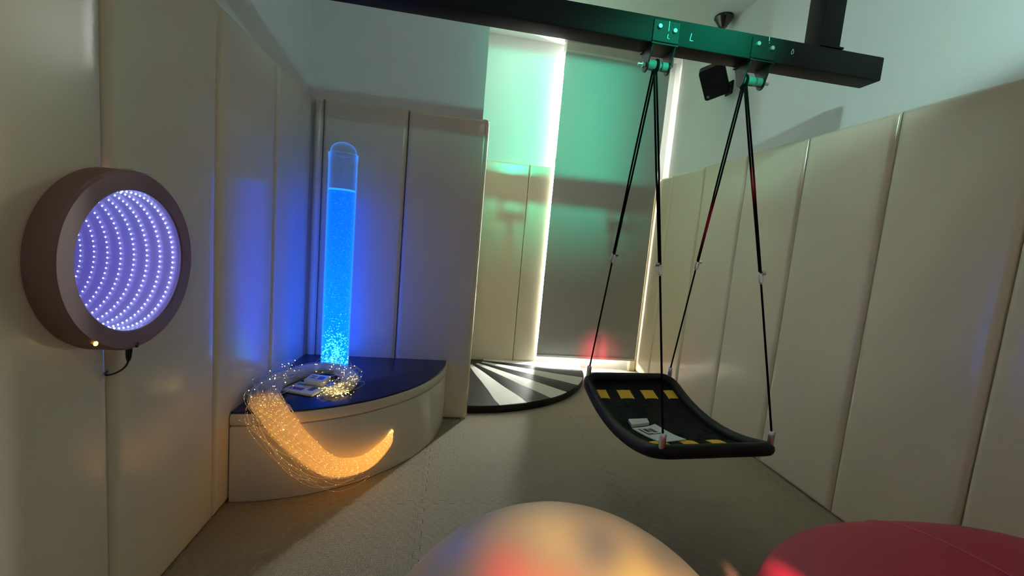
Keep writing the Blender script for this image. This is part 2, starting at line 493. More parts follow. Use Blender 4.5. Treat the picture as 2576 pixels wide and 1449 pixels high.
# ------------------------------------------------------------------ roller blind
rb = thing('roller_blind', 'grey roller blind lit green by a projector, white light leaking at its edges', 'blind', (1.43, 4.0, .12))
def rel(bm, o):
    bmesh.ops.translate(bm, vec=-Vector(o.location), verts=bm.verts[:]); return bm
obj('fabric', rel(box(B(), .917, 1.972, 3.999, 4.001, .14, 3.05), rb), 'blind', rb)
obj('hem_bar', rel(box(B(), .917, 1.972, 3.992, 4.006, .118, .145, .004), rb), 'blind_box', rb)
obj('cassette', rel(box(B(), .907, 1.980, 3.955, 4.045, 3.045, 3.14, .012, 3), rb), 'blind_box', rb)

# ------------------------------------------------------------------ beam with post and swing brackets
bmx = thing('ceiling_beam', 'black steel swing beam hung across the room on a post, lit green', 'beam', (0.45, 1.75, 2.097))
obj('beam_tube', rel(box(B(), WL+.002, 1.842, 1.70, 1.80, 2.097, 2.199, .006, 2), bmx), 'black_metal', bmx, smooth=.6)
obj('post', rel(box(B(), 1.512, 1.610, 1.70, 1.797, 2.199, ZC-.001, .005, 2), bmx), 'black_metal', bmx, smooth=.6)
obj('post_plate', rel(box(B(), 1.508, 1.625, 1.696, 1.80, 2.199, 2.206), bmx), 'black_metal', bmx)
obj('post', rel(box(B(), -.86, -.76, 1.70, 1.797, 2.199, ZC-.001, .005, 2), bmx), 'black_metal', bmx, smooth=.6)

def ear_bm(x, th=.006):
    poly = [(1.694, 2.105)]
    for k in range(13):
        a = PI + PI*k/12
        poly.append((1.750+.026*math.cos(a), 2.028+.03*math.sin(a)))
    poly += [(1.806, 2.105)]
    bm = B()
    a = [bm.verts.new((x, y, z)) for y, z in poly]; b = [bm.verts.new((x+th, y, z)) for y, z in poly]
    n = len(poly)
    bm.faces.new(a); bm.faces.new(b[::-1])
    for i in range(n): bm.faces.new((a[i], b[i], b[(i+1) % n], a[(i+1) % n]))
    return bm
def hanger(xc, bolt_side):
    bm = box(B(), xc-.058, xc+.058, 1.694, 1.70, 2.10, 2.185, .002, 1)
    box(bm, xc-.058, xc+.058, 1.80, 1.806, 2.10, 2.185, .002, 1)
    box(bm, xc-.058, xc+.058, 1.694, 1.806, 2.091, 2.0965)
    br = obj('bracket', rel(bm, bmx), 'bracket', bmx)
    for s in (-1, 1):
        x = xc + (s*.052 if s < 0 else .046)
        obj('ear_plate', rel(ear_bm(x), bmx), 'bracket', br)
        bm = lathe(B(), [(0, 1.684), (.008, 1.684), (.0095, 1.687), (.0095, 1.6945), (0, 1.6945)], 12, 'Y', (xc+s*.033, 0, 2.152 - .004*s))
        obj('bolt', rel(bm, bmx), 'zinc', br, smooth=.6)
    bm = lathe(B(), [(0, -.046), (.020, -.046), (.020, .010), (.012, .012), (.012, .018), (.019, .02), (.019, .046), (0, .046)], 24, 'X', (xc, 1.75, 2.03))
    obj('roller', rel(bm, bmx), 'roller', br, smooth=.6)
    e = xc + bolt_side*.052
    bm = tube(B(), [(e, 1.75, 2.028), (e+bolt_side*.032, 1.75, 2.028)], .0055, 10)
    lathe(bm, [(0, -.004), (.011, -.004), (.011, .006), (0, .006)], 6, 'X', (e+bolt_side*.008, 1.75, 2.028))
    obj('axle_bolt', rel(bm, bmx), 'zinc', br, smooth=.6)
hanger(.80, -1)
hanger(1.245, 1)
def strokes(name, segs, w=.0022):
    bm = B()
    for a, b in segs:
        tube(bm, [(a[0], 1.6995 if abs(a[0]-.80) > .06 and abs(a[0]-1.245) > .06 else 1.6935, a[1]),
                  (b[0], 1.6995 if abs(b[0]-.80) > .06 and abs(b[0]-1.245) > .06 else 1.6935, b[1])], w*.5, 5)
    return obj(name, rel(bm, bmx), 'chalk', bmx)
strokes('chalk_mark', [((.808, 2.183), (.808, 2.145)), ((.808, 2.133), (.806, 2.118)), ((.806, 2.118), (.815, 2.116))])
strokes('chalk_mark', [((.912, 2.155), (.908, 2.127)), ((.908, 2.127), (.922, 2.127))])
strokes('chalk_mark', [((1.262, 2.192), (1.262, 2.176)), ((1.264, 2.170), (1.265, 2.167))])
strokes('chalk_mark', [((1.384, 2.165), (1.378, 2.150)), ((1.378, 2.150), (1.380, 2.143)), ((1.380, 2.143), (1.388, 2.147)), ((1.388, 2.147), (1.389, 2.157)), ((1.389, 2.157), (1.384, 2.165))])

# ------------------------------------------------------------------ platform swing
SC = Vector((1.040, 1.737, 0)); SA = .0777; SW, SL = .512, .725; SZ = .532; SAG = .085; TR = .027
sw = thing('platform_swing', 'black platform swing with woven webbing and yellow bands hanging from the beam', 'swing', (SC.x, SC.y, .45))
ca, sa = math.cos(SA), math.sin(SA)
def sp(x, y, dz=0):
    t = y/(SL/2)
    z = SZ + .02*t - SAG*(1-min(1, t*t)) + dz
    return Vector((SC.x + x*ca - y*sa, SC.y + x*sa + y*ca, z))
# frame loop
loop = []
cr = .06
hw, hl = SW/2, SL/2
def side(p, q, n):
    return [(p[0]+(q[0]-p[0])*i/n, p[1]+(q[1]-p[1])*i/n) for i in range(n)]
def corner(cx, cy, a0):
    return [(cx+cr*math.cos(a0+PI/2*i/6), cy+cr*math.sin(a0+PI/2*i/6)) for i in range(6)]
loop += side((hw, -hl+cr), (hw, hl-cr), 16) + corner(hw-cr, hl-cr, 0)
loop += side((hw-cr, hl), (-hw+cr, hl), 8) + corner(-hw+cr, hl-cr, PI/2)
loop += side((-hw, hl-cr), (-hw, -hl+cr), 16) + corner(-hw+cr, -hl+cr, PI)
loop += side((-hw+cr, -hl), (hw-cr, -hl), 8) + corner(hw-cr, -hl+cr, 1.5*PI)
obj('frame_tube', rel(tube(B(), [sp(x, y) for x, y in loop], TR, 14, closed=True), sw), 'foam', sw, smooth=True)
# webbing
NLNG, NCRS = 7, 11
def ribbon(bm, pts, wid_dir, w, th=.0012):
    prev = None
    for p, d in zip(pts, wid_dir):
        nz = Vector((0, 0, 1))
        q = [bm.verts.new(p + d*w/2 + nz*th), bm.verts.new(p - d*w/2 + nz*th), bm.verts.new(p - d*w/2 - nz*th), bm.verts.new(p + d*w/2 - nz*th)]
        if prev:
            for k in range(4): bm.faces.new((prev[k], prev[(k+1) % 4], q[(k+1) % 4], q[k]))
        else: bm.faces.new(q)
        prev = q
    bm.faces.new(prev[::-1])
ix, iy = hw-TR*.5, hl-TR*.5
lx = [-ix + 2*ix*(i+.5)/NLNG for i in range(NLNG)]
cy_ = [-iy + 2*iy*(j+.5)/NCRS for j in range(NCRS)]
ux, uy = Vector((ca, sa, 0)), Vector((-sa, ca, 0))
ZW = -.006
for i, x in enumerate(lx):
    pts = []
    n = NCRS*4
    for k in range(n+1):
        y = -iy + 2*iy*k/n
        ph = (y+iy)/(2*iy)*NCRS - .5
        pts.append(sp(x, y, ZW + .0022*math.cos(PI*(ph+i))))
    bm = B(); ribbon(bm, pts, [ux]*len(pts), 2*ix/NLNG*.86)
    obj('webbing_strap', rel(bm, sw), 'strap', sw)
for j, y in enumerate(cy_):
    pts = []
    n = NLNG*4
    for k in range(n+1):
        x = -ix + 2*ix*k/n
        ph = (x+ix)/(2*ix)*NLNG - .5
        pts.append(sp(x, y, ZW - .0022*math.cos(PI*(ph+j))))
    wd_ = (sp(0, y+.01)-sp(0, y-.01)).normalized()
    bm = B(); ribbon(bm, pts, [wd_]*len(pts), 2*iy/NCRS*.97)
    yel = j in (2, NCRS-2)
    o = obj('webbing_strap', rel(bm, sw), 'yellow' if yel else 'strap', sw)
    if yel: o['label'] = 'yellow cross band of the webbing'
# ropes
tops = {-1: Vector((.797, 1.75, 2.008)), 1: Vector((1.212, 1.75, 2.006))}
fr = {(-1, 1): .60, (-1, -1): .62, (1, 1): .60, (1, -1): .62}
for sx in (-1, 1):
    for sy in (-1, 1):
        cpt = sp(sx*(hw-.012), sy*(hl-.012), TR)
        slv = cpt + Vector((0, 0, .028))
        T_ = tops[sx] + Vector((sx*.004, sy*.008, 0))
        top_end = slv + Vector((0, 0, .02))
        dirv = (T_-top_end)
        f0 = .58
        kb = top_end + dirv*(1-f0)         # clip position
        dn = dirv.normalized()
        side_ = dn.cross(Vector((0, 1, 0))).normalized()
        obj('sleeve', rel(tube(B(), [cpt - Vector((0, 0, .012)), slv, slv+Vector((0, 0, .012)), slv+Vector((0, 0, .018))], [.0125, .0125, .0115, .008], 14), sw), 'steel', sw, smooth=.6)
        obj('lower_rope', rel(tube(B(), [slv, kb-dn*.028], .0042, 7), sw), 'rope', sw, smooth=True)
        for off in (-1, 1):
            a = kb + dn*.018
            mid = a + (T_-a)*.5 + side_*off*.006
            pts = catmull([a+side_*off*.003, a+(T_-a)*.35+side_*off*.0042, mid, T_+side_*off*.005+Vector((0, 0, .0)), T_+side_*off*.002+Vector((0, 0, .02))], 6)
            obj('upper_rope', rel(tube(B(), pts, .0043, 7), sw), 'rope', sw, smooth=True)
        # steel clip: twisted S ring with a nut
        pts = []
        for k in range(13):
            a = k/12*2*PI
            pts.append(kb + dn*(.024*math.cos(a)) + side_*(.009*math.sin(a)))
        cl = obj('steel_clip', rel(tube(B(), pts[:-1], .0036, 7, closed=True), sw), 'steel', sw, smooth=True)
        s3 = 1 if not (sx == -1 and sy == -1) else -1
        q = kb + dn*.018 + side_*s3*.013*(1 if side_.x > 0 else -1)
        bm = lathe(B(), [(0, -.008), (.009, -.008), (.009, .008), (0, .008)], 6, 'X')
        bmesh.ops.translate(bm, vec=q, verts=bm.verts[:])
        obj('nut', rel(bm, sw), 'steel', cl, smooth=.6)
    t = tops[sx]
    bm = B()
    pts = [t + Vector((0, .024*math.cos(a), .018 + .026*math.sin(a))) for a in [k/16*2*PI for k in range(16)]]
    tube(bm, pts, .006, 8, closed=True)
    obj('rope_loop', rel(bm, sw), 'rope', sw, smooth=True)

# things left on the swing
def lie(u, v, dz=0):  # on top of the webbing
    return sp(u, v, ZW+.0045+dz)
def sheet(name, parent, corners, mat_, th=.003, nu=8, nv=8, lift=0.0, curl=0.0, base=None):
    bm = B(); g = [[], []]
    for layer, dz in ((0, 0), (1, th)):
        for j in range(nv+1):
            row = []
            for i in range(nu+1):
                s, t = i/nu, j/nv
                a = [(1-s)*(1-t), s*(1-t), s*t, (1-s)*t]
                u_ = sum(w*c[0] for w, c in zip(a, corners)); v_ = sum(w*c[1] for w, c in zip(a, corners))
                P = lie(u_, v_, dz+lift + curl*max(0, s-.5)**2*4*max(0, t-.3))
                row.append(bm.verts.new(P))
            g[layer].append(row)
    for L in (0, 1):
        for j in range(nv):
            for i in range(nu):
                q = (g[L][j][i], g[L][j][i+1], g[L][j+1][i+1], g[L][j+1][i])
                bm.faces.new(q if L else q[::-1])
    for j in range(nv):
        for i_ in (0, nu):
            bm.faces.new((g[0][j][i_], g[0][j+1][i_], g[1][j+1][i_], g[1][j][i_]))
    for i in range(nu):
        for j_ in (0, nv):
            bm.faces.new((g[0][j_][i], g[0][j_][i+1], g[1][j_][i+1], g[1][j_][i]))
    return bm
def sw_uv(x, y):
    dx, dy = x-SC.x, y-SC.y
    return (dx*ca+dy*sa, -dx*sa+dy*ca)
pc = [sw_uv(*q) for q in ((.920, 1.535), (1.057, 1.575), (.988, 1.722), (.862, 1.692))]
leaf = thing('instruction_leaflet', 'white instruction leaflet with black print lying on the swing webbing', 'leaflet', sp(*pc[0]))
obj('sheet', rel(sheet('x', None, pc, 'paper', .004, 8, 8, .0, .012), leaf), 'paper', leaf)
def sub(c, s0, s1, t0, t1):
    out = []
    for s, t in ((s0, t0), (s1, t0), (s1, t1), (s0, t1)):
        a = [(1-s)*(1-t), s*(1-t), s*t, (1-s)*t]
        out.append((sum(w*q[0] for w, q in zip(a, c)), sum(w*q[1] for w, q in zip(a, c))))
    return out
for r in ((.14, .22, .55, .90), (.22, .40, .55, .60), (.30, .45, .68, .88), (.50, .66, .62, .86), (.14, .7, .52, .56), (.60, .64, .30, .34), (.25, .28, .22, .26)):
    obj('print', rel(sheet('x', None, sub(pc, *r), 'ink', .0006, 3, 3, .0042), leaf), 'ink', leaf)
bc = [sw_uv(*q) for q in ((.866, 1.706), (.964, 1.731), (.972, 1.771), (.872, 1.758))]
bx = tag(obj('remote_control', rel(sheet('x', None, bc, 'white_plastic', .014, 6, 4), leaf), 'white_plastic', smooth=.6), 'small white plastic remote beside the leaflet on the swing', 'remote')
bx.location = leaf.location

# ------------------------------------------------------------------ corner bench
BC = (XL, YB); BR = .907; BZ = .41
bn = thing('corner_bench', 'quarter round cream padded bench with navy top in the left corner', 'bench', (-.6, 2.4, 0))
def quarter(c, r, ex, n=44):
    """outline of a quarter disc (corner c, opening to +x, -y), inset ex from its straight sides"""
    a0 = math.asin(ex/r)
    return [(c[0]+ex, c[1]-ex)] + [(c[0]+r*math.cos(a), c[1]-r*math.sin(a)) for a in [PI/2-a0-(PI/2-2*a0)*k/n for k in range(n+1)]]
def qsolid(c, r, levels, ex0=.004):
    """stack of quarter disc outlines: levels = [(inset, z), ...]"""
    bm = B(); rings = [[bm.verts.new((x, y, z)) for x, y in quarter(c, r-i, ex0+i)] for i, z in levels]
    bm.faces.new(rings[0][::-1]); bm.faces.new(rings[-1])
    for A, D in zip(rings, rings[1:]):
        n = len(A)
        for k in range(n): bm.faces.new((A[k], A[(k+1) % n], D[(k+1) % n], D[k]))
    return bm
def qprism(r, z0, z1, b):
    return qsolid(BC, r, [(b, z0), (b*.3, z0+b*.3), (0, z0+b), (0, z1-b), (b*.3, z1-b*.3), (b, z1)])
obj('body', rel(qprism(BR, 0, BZ-.062, .008), bn), 'vinyl_bench', bn, smooth=.7)
obj('lid', rel(qprism(BR, BZ-.060, BZ-.006, .010), bn), 'vinyl_bench', bn, smooth=.7)
obj('cushion_top', rel(qprism(BR-.006, BZ-.008, BZ+.003, .004), bn), 'navy', bn, smooth=.7)
# ------------------------------------------------------------------ bubble tube
TX, TY, TR2 = -.648, 2.535, .078
bt = thing('bubble_tube', 'tall clear bubble tube glowing blue on the corner bench', 'bubble tube', (TX, TY, BZ+.003))
z0 = BZ+.003; WZ = 1.45; RZ = 1.648
def acryl(nt, b):
    for n in list(nt.n):
        if n.type == 'BSDF_PRINCIPLED': nt.n.remove(n)
    t = nt.new('ShaderNodeBsdfTransparent'); t.inputs[0].default_value = (.93, .96, 1, 1)
    g = nt.new('ShaderNodeBsdfGlossy'); g.inputs['Roughness'].default_value = .05; g.inputs[0].default_value = (.5, .5, .5, 1)
    e = nt.new('ShaderNodeEmission'); e.inputs[0].default_value = (.03, .25, 1, 1); e.inputs[1].default_value = 1.3
    lw = nt.new('ShaderNodeLayerWeight'); lw.inputs[0].default_value = .5
    ad = nt.new('ShaderNodeAddShader'); nt.l.new(g.outputs[0], ad.inputs[0]); nt.l.new(e.outputs[0], ad.inputs[1])
    mx = nt.new('ShaderNodeMixShader')
    nt.l.new(nt.math('ADD', nt.math('MULTIPLY', nt.math('POWER', lw.outputs['Facing'], 3.0), .55), .015), mx.inputs[0]); nt.l.new(t.outputs[0], mx.inputs[1]); nt.l.new(ad.outputs[0], mx.inputs[2])
    nt.l.new(mx.outputs[0], nt.n['Material Output'].inputs[0])
MT['acrylic'] = mat('clear_acrylic', build=acryl)
def water(nt, b):
    tc = nt.new('ShaderNodeTexCoord').outputs['Object']
    sep = nt.new('ShaderNodeSeparateXYZ'); nt.l.new(tc, sep.inputs[0])
    st = nt.step(sep.outputs[2], 0.0, 1.05, 5.5, 2.6)
    b.inputs['Base Color'].default_value = (.0, .05, .3, 1)
    b.inputs['Emission Color'].default_value = (0.0, .066, 1.0, 1)
    b.inputs['Specular IOR Level'].default_value = .1
    nt.l.new(st, b.inputs['Emission Strength']); b.inputs['Roughness'].default_value = .15
MT['water'] = mat('blue_lit_water', build=water)
def bub(nt, b):
    tc = nt.new('ShaderNodeTexCoord').outputs['Object']
    sep = nt.new('ShaderNodeSeparateXYZ'); nt.l.new(tc, sep.inputs[0])
    f = nt.step(sep.outputs[2], 0.0, .95)
    n = nt.noise(60, 1, .5, tc)
    f2 = nt.math('MULTIPLY', f, 1.0)
    col = nt.mix(f2, (.0, .50, 1.0, 1), (.0, .20, 1.0, 1))
    nt.l.new(col, b.inputs['Emission Color'])
    nt.l.new(nt.step(n.outputs['Fac'], .3, .7, .6, 2.2), b.inputs['Emission Strength'])
    b.inputs['Base Color'].default_value = (.1, .4, .8, 1)
MT['bubble'] = mat('lit_bubble', build=bub)
MT['plume'] = mat('bright_bubble', (.3, .8, .9), .4, emit=(.10, .80, .80), estr=1.3)
obj('water_column', lathe(B(), [(0, 0), (TR2-.006, 0), (TR2-.006, WZ-z0), (0, WZ-z0)], 40), 'water', bt, smooth=.6)
MT['foam_top'] = mat('foamy_water_top', (.1, .3, .8), .5, emit=(.02, .30, 1.0), estr=1.5)
obj('water_surface', lathe(B(), [(0, WZ-z0+.001), (TR2-.0055, WZ-z0+.001), (TR2-.0055, WZ-z0-.010), (0, WZ-z0-.010)], 40), 'foam_top', bt, smooth=.6)
tb = obj('tube_wall', lathe(B(), [(TR2, 0), (TR2, RZ-z0), (TR2-.004, RZ-z0), (TR2-.004, 0)], 48), 'acrylic', bt, smooth=.6)
dome = [(TR2+.001, RZ-z0-.03), (TR2+.002, RZ-z0), (TR2-.006, RZ-z0+.002)]
dome += [((TR2-.008)*math.cos(a), RZ-z0+.012+(.055)*math.sin(a)) for a in [PI/2*k/8 for k in range(9)]]
dome[-1] = (0, dome[-1][1])
obj('dome_cap', lathe(B(), dome, 40), 'acrylic', bt, smooth=True)
obj('tube_rim', lathe(B(), [(TR2+.002, RZ-z0-.003), (TR2+.004, RZ-z0), (TR2+.002, RZ-z0+.003)], 40), MT['acrylic'], bt, smooth=True)
rnd = random.Random(3)
bm = B(); bm2 = B()
for k in range(5200):
    h = rnd.random()**1.0*(WZ-z0-.01)
    a = rnd.uniform(0, 2*PI)
    r = TR2-.0055 + rnd.uniform(0, .001)
    s = rnd.uniform(.0010, .0030)*(1.0 if h < .5 else .85)
    a0 = Vector((r*math.cos(a), r*math.sin(a), h))
    tdir = Vector((-math.sin(a), math.cos(a), 0)); rdir = Vector((math.cos(a), math.sin(a), 0))
    sx_, sz_ = s*rnd.uniform(.7, 2.0), s*rnd.uniform(.5, 1.0)
    tl = rnd.uniform(-.8, .8)
    e1 = tdir*math.cos(tl) + Vector((0, 0, 1))*math.sin(tl); e2 = -tdir*math.sin(tl) + Vector((0, 0, 1))*math.cos(tl)
    P = [a0+e1*sx_, a0+e2*sz_, a0-e1*sx_, a0-e2*sz_, a0+rdir*s*.6]
    V_ = [bm.verts.new(p) for p in P]
    for i in range(4): bm.faces.new((V_[i], V_[(i+1) % 4], V_[4]))
o = obj('bubbles', bm, 'bubble', bt, smooth='keep'); o['kind'] = 'stuff'
for k in range(420):
    h = abs(rnd.gauss(0, .12)) + .0
    if h > .36: continue
    a = rnd.gauss(-PI/2+.2, .5)
    r = TR2-.005
    s = rnd.uniform(.003, .007)*(1 - h*1.6)
    if s < .001: continue
    octa(bm2, (r*math.cos(a), r*math.sin(a), h+.01), s)
o = obj('bubble_plume', bm2, 'plume', bt); o['kind'] = 'stuff'

# ------------------------------------------------------------------ fibre optic bundle
fb = thing('fibre_optic_bundle', 'bundle of glowing amber fibre optic strands hanging over the bench front', 'fibre optics', (-.243, 2.10, .2))
keys = [(-.248, 2.110, .212), (-.262, 2.060, .168), (-.345, 1.955, .125), (-.467, 1.872, .150), (-.577, 1.828, .260), (-.672, 1.812, .385), (-.745, 1.850, .448),
        (-.800, 1.960, .452), (-.815, 2.110, .448), (-.765, 2.260, .445), (-.690, 2.370, .442), (-.590, 2.370, .440), (-.505, 2.270, .440), (-.480, 2.150, .438), (-.530, 2.060, .436), (-.60, 2.03, .436)]
wid = [.012, .024, .038, .050, .058, .062, .064, .060, .056, .052, .048, .046, .044, .042, .040, .040]
spine = catmull(keys, 6); NS = len(spine)
def lerp_list(L, t):
    x = t*(len(L)-1); i = min(int(x), len(L)-2); return L[i] + (L[i+1]-L[i])*(x-i)
rnd = random.Random(11)
bmf = B(); bms = B(); bmt = B()
elay = bmf.verts.layers.float.new('glow')
ARM = Vector((BC[0], BC[1], 0))
def keep_off(P, pad_=.003):
    """keep strands outside the bench body and above its top"""
    d = Vector((P.x-ARM.x, P.y-ARM.y, 0)); L = d.length
    if P.z < BZ+.006:
        if L < BR+pad_:
            if P.z > BZ-.03 and L < BR-.02: P = Vector((P.x, P.y, BZ+.007))
            else: P = ARM + d/L*(BR+pad_) + Vector((0, 0, P.z))
    if P.x < XL+.008 and P.y < YB: P.x = XL+.008 + (XL+.008-P.x)*.2
    if P.z < .02: P.z = .02
    return P
def fibre(pts, rad, glow):
    n = 3; rings = []
    for i, p in enumerate(pts):
        t = (pts[min(i+1, len(pts)-1)] - pts[max(i-1, 0)]).normalized()
        ref = Vector((0, 0, 1)) if abs(t.z) < .9 else Vector((1, 0, 0))
        a = t.cross(ref).normalized(); b = t.cross(a)
        ring = [bmf.verts.new(p + (a*math.cos(k*2*PI/n)+b*math.sin(k*2*PI/n))*rad) for k in range(n)]
        for v_ in ring: v_[elay] = glow[i]
        rings.append(ring)
    for A, D in zip(rings, rings[1:]):
        for k in range(n): bmf.faces.new((A[k], A[(k+1) % n], D[(k+1) % n], D[k]))
for f in range(620):
    ang = rnd.uniform(0, 2*PI); rr_ = math.sqrt(rnd.random())
    ph1, ph2 = rnd.uniform(0, 6), rnd.uniform(0, 6)
    end = rnd.uniform(.80, 1.0) if rnd.random() < .75 else rnd.uniform(.3, .8)
    L = []; G = []
    wob = rnd.uniform(.0, .5)
    for i in range(NS):
        t = i/(NS-1)
        if t > end: break
        p = spine[i]; tg = (spine[min(i+1, NS-1)]-spine[max(i-1, 0)]).normalized()
        up = Vector((0, 0, 1))
        if abs(tg.z) > .92: up = Vector((.5, -.85, 0))
        a = tg.cross(up).normalized(); b = a.cross(tg).normalized()
        w = lerp_list(wid, t)
        q = p + a*math.cos(ang+t*2+wob*math.sin(ph1+t*9))*rr_*w*1.0 + b*math.sin(ang+t*2+wob*math.sin(ph2+t*7))*rr_*w*(.75 if t < .36 else .5)
        q += Vector((math.sin(ph1+t*23), math.sin(ph2+t*19), math.sin(ph1+t*17)))*.004*min(1, t*2)
        L.append(keep_off(q))
        g_ = 1.0 if t < .1 else max(0.0, 1-(t-.1)/.36)
        G.append(g_)
        if t < .43 and rnd.random() < .26:
            octa(bms, L[-1] + Vector((rnd.uniform(-.003, .003), rnd.uniform(-.004, 0), rnd.uniform(-.006, .006))), rnd.uniform(.0004, .0011))
    if len(L) < 4: continue
    fibre(L, rnd.uniform(.0006, .0009), G)
    if rnd.random() < .3: octa(bmt, L[-1], rnd.uniform(.0018, .0032))
# stray loops on top
for f in range(70):
    c = lerp_list([Vector(k) for k in keys[6:15]], rnd.random())
    a0 = rnd.uniform(0, 6); r0 = rnd.uniform(.04, .09); n = 22
    sgn = rnd.choice((-1, 1)); tilt = rnd.uniform(.1, .9); arc = rnd.uniform(2.0, 5.0)
    ax = Vector((math.cos(a0), math.sin(a0), 0)); bx_ = Vector((-math.sin(a0)*(1-tilt), math.cos(a0)*(1-tilt), tilt))
    L = []
    for i in range(n):
        t = i/(n-1)*arc*sgn
        q = c + ax*(r0*math.sin(t)) + bx_*(r0*(1-math.cos(t)))*(.8)
        if q.z < BZ+.01: q.z = BZ+.01
        L.append(keep_off(q))
    fibre(L, .0012, [0.0]*n)
    octa(bmt, L[-1], rnd.uniform(.002, .003))
# outer loose strands beside the hanging bundle
for f in range(60):
    L = []; off = Vector((rnd.gauss(-.01, .02), rnd.gauss(-.015, .01), rnd.gauss(-.02, .025)))
    e0, e1 = rnd.uniform(.12, .3), rnd.uniform(.34, .5)
    for i in range(int(e0*NS), int(e1*NS)):
        t = (i/NS-e0)/(e1-e0)
        L.append(keep_off(spine[i] + off*1.6*math.sin(PI*(.25+.5*t))))
        if rnd.random() < .35: octa(bms, L[-1], rnd.uniform(.0006, .0013))
    if len(L) > 3: fibre(L, .0005, [.35]*len(L))
def fibmat(nt, b):
    at = nt.new('ShaderNodeAttribute'); at.attribute_name = 'glow'
    nt.l.new(nt.mix(at.outputs['Fac'], (.85, .85, .85, 1), (.28, .26, .22, 1)), b.inputs['Base Color']); b.inputs['Roughness'].default_value = .3
    b.inputs['Emission Color'].default_value = (1.0, .40, .07, 1)
    nt.l.new(nt.math('MULTIPLY', nt.math('POWER', at.outputs['Fac'], 1.1), 1.0), b.inputs['Emission Strength'])
MT['fibre'] = mat('glowing_fibre', build=fibmat)
MT['spark'] = mat('amber_spark', (.9, .7, .4), .4, emit=(1.0, .66, .22), estr=4.5)
MT['tip'] = mat('fibre_tip', (.9, .8, .5), .4, emit=(1.0, .72, .22), estr=7)
o = obj('strands', rel(bmf, fb), 'fibre', fb, smooth='keep'); o['kind'] = 'stuff'
o = obj('sparkles', rel(bms, fb), 'spark', fb); o['kind'] = 'stuff'
# dense cluster of lit tips at the loose end of the coil
for k in range(70):
    q = Vector((rnd.gauss(-.505, .035), rnd.gauss(2.055, .022), BZ+.012+abs(rnd.gauss(0, .014))))
    octa(bmt, q, rnd.uniform(.0016, .003))
o = obj('lit_tips', rel(bmt, fb), 'tip', fb); o['kind'] = 'stuff'

# things inside the coil on the bench
def flatbox(name, label, cat, c, sx, sy, sz, rz, material, tilt=0.0):
    o = obj(name, box(B(), -sx/2, sx/2, -sy/2, sy/2, 0, sz, min(.004, sz*.3), 2), material, smooth=.6)
    o.location = c; o.rotation_euler = (tilt, 0, rz)
    return tag(o, label, cat)
bk = flatbox('booklet', 'thin printed booklet under the white control box inside the fibre coil', 'booklet', (-.672, 2.115, BZ+.004), .17, .13, .012, -.35, 'paper')
for x, y, w, d, mm in ((-.05, .03, .04, .02, 'green_ink'), (-.03, -.025, .07, .03, 'purple_ink'), (.04, .0, .03, .05, 'blue_ink')):
    obj('print', box(B(), x-w/2, x+w/2, y-d/2, y+d/2, .012, .0125), mm, bk)
cb = flatbox('control_box', 'small white control box leaning on a booklet inside the fibre coil', 'control box', (-.635, 2.175, BZ+.024), .105, .075, .026, -.25, 'white_plastic', .12)
for x, y, w, d, mm in ((.022, .0, .032, .034, 'blue_ink'), (-.022, .012, .03, .006, 'ink'), (-.022, -.006, .026, .006, 'ink')):
    obj('print', box(B(), x-w/2, x+w/2, y-d/2, y+d/2, .026, .0264), mm, cb)

# ------------------------------------------------------------------ striped sector mat
MC = (XA+.008, YA-.006); MR = 1.185; MH = .058
sm = thing('sector_mat', 'black and white sunray quarter circle floor mat in the alcove', 'mat', (MC[0]+.4, MC[1]-.4, 0))
def sector(a0, a1, r0, r1, n=8):
    out = [(MC[0]+r1*math.cos(-a), MC[1]+r1*math.sin(-a)) for a in [a0+(a1-a0)*k/n for k in range(n+1)]]
    inn = [(MC[0]+r0*math.cos(-a), MC[1]+r0*math.sin(-a)) for a in [a1-(a1-a0)*k/n for k in range(n+1)]] if r0 > 0 else [MC]
    return out[::-1] + inn[::-1] if False else out + inn
bm = qsolid(MC, MR, [(.004, .0005), (0, .006), (0, MH-.012), (.003, MH-.006), (.009, MH-.004)], .001)
obj('mat_body', rel(bm, sm), 'mat_black', sm, smooth=.7)
for k in range(8):
    a0, a1 = PI/2*k/8, PI/2*(k+1)/8
    wht = k % 2 == 0
    bm = B()
    nr, na = 14, 4
    rin = .20
    g = []
    for L in (0, 1):
        G2 = []
        for i in range(nr+1):
            r = rin + (MR-.006-rin)*i/nr
            row = []
            for j in range(na+1):
                a = a0 + (a1-a0)*(j/na) + (.0 if j not in (0, na) else .005*math.sin(r*11+k*2.0+j)*(1 if 0 < i else 0))
                hz = MH-.006 + (.008 if L else 0) + (.003*math.sin(r*9+k*1.7)*math.sin(PI*j/na) if L else 0)
                if L and (i in (0, nr) or j in (0, na)): hz -= .003
                row.append(bm.verts.new((MC[0]+r*math.cos(-a), MC[1]+r*math.sin(-a), hz)))
            G2.append(row)
        g.append(G2)
    for i in range(nr):
        for j in range(na):
            bm.faces.new((g[1][i][j], g[1][i+1][j], g[1][i+1][j+1], g[1][i][j+1]))
    for i in range(nr):
        for j in (0, na): bm.faces.new((g[0][i][j], g[0][i+1][j], g[1][i+1][j], g[1][i][j]))
    for j in range(na):
        for i in (0, nr): bm.faces.new((g[0][i][j], g[0][i][j+1], g[1][i][j+1], g[1][i][j]))
    o = obj('ray_panel', rel(bm, sm), 'mat_white' if wht else 'mat_black', sm, smooth=.7)
    o['label'] = 'white ray of the mat' if wht else 'black ray of the mat'

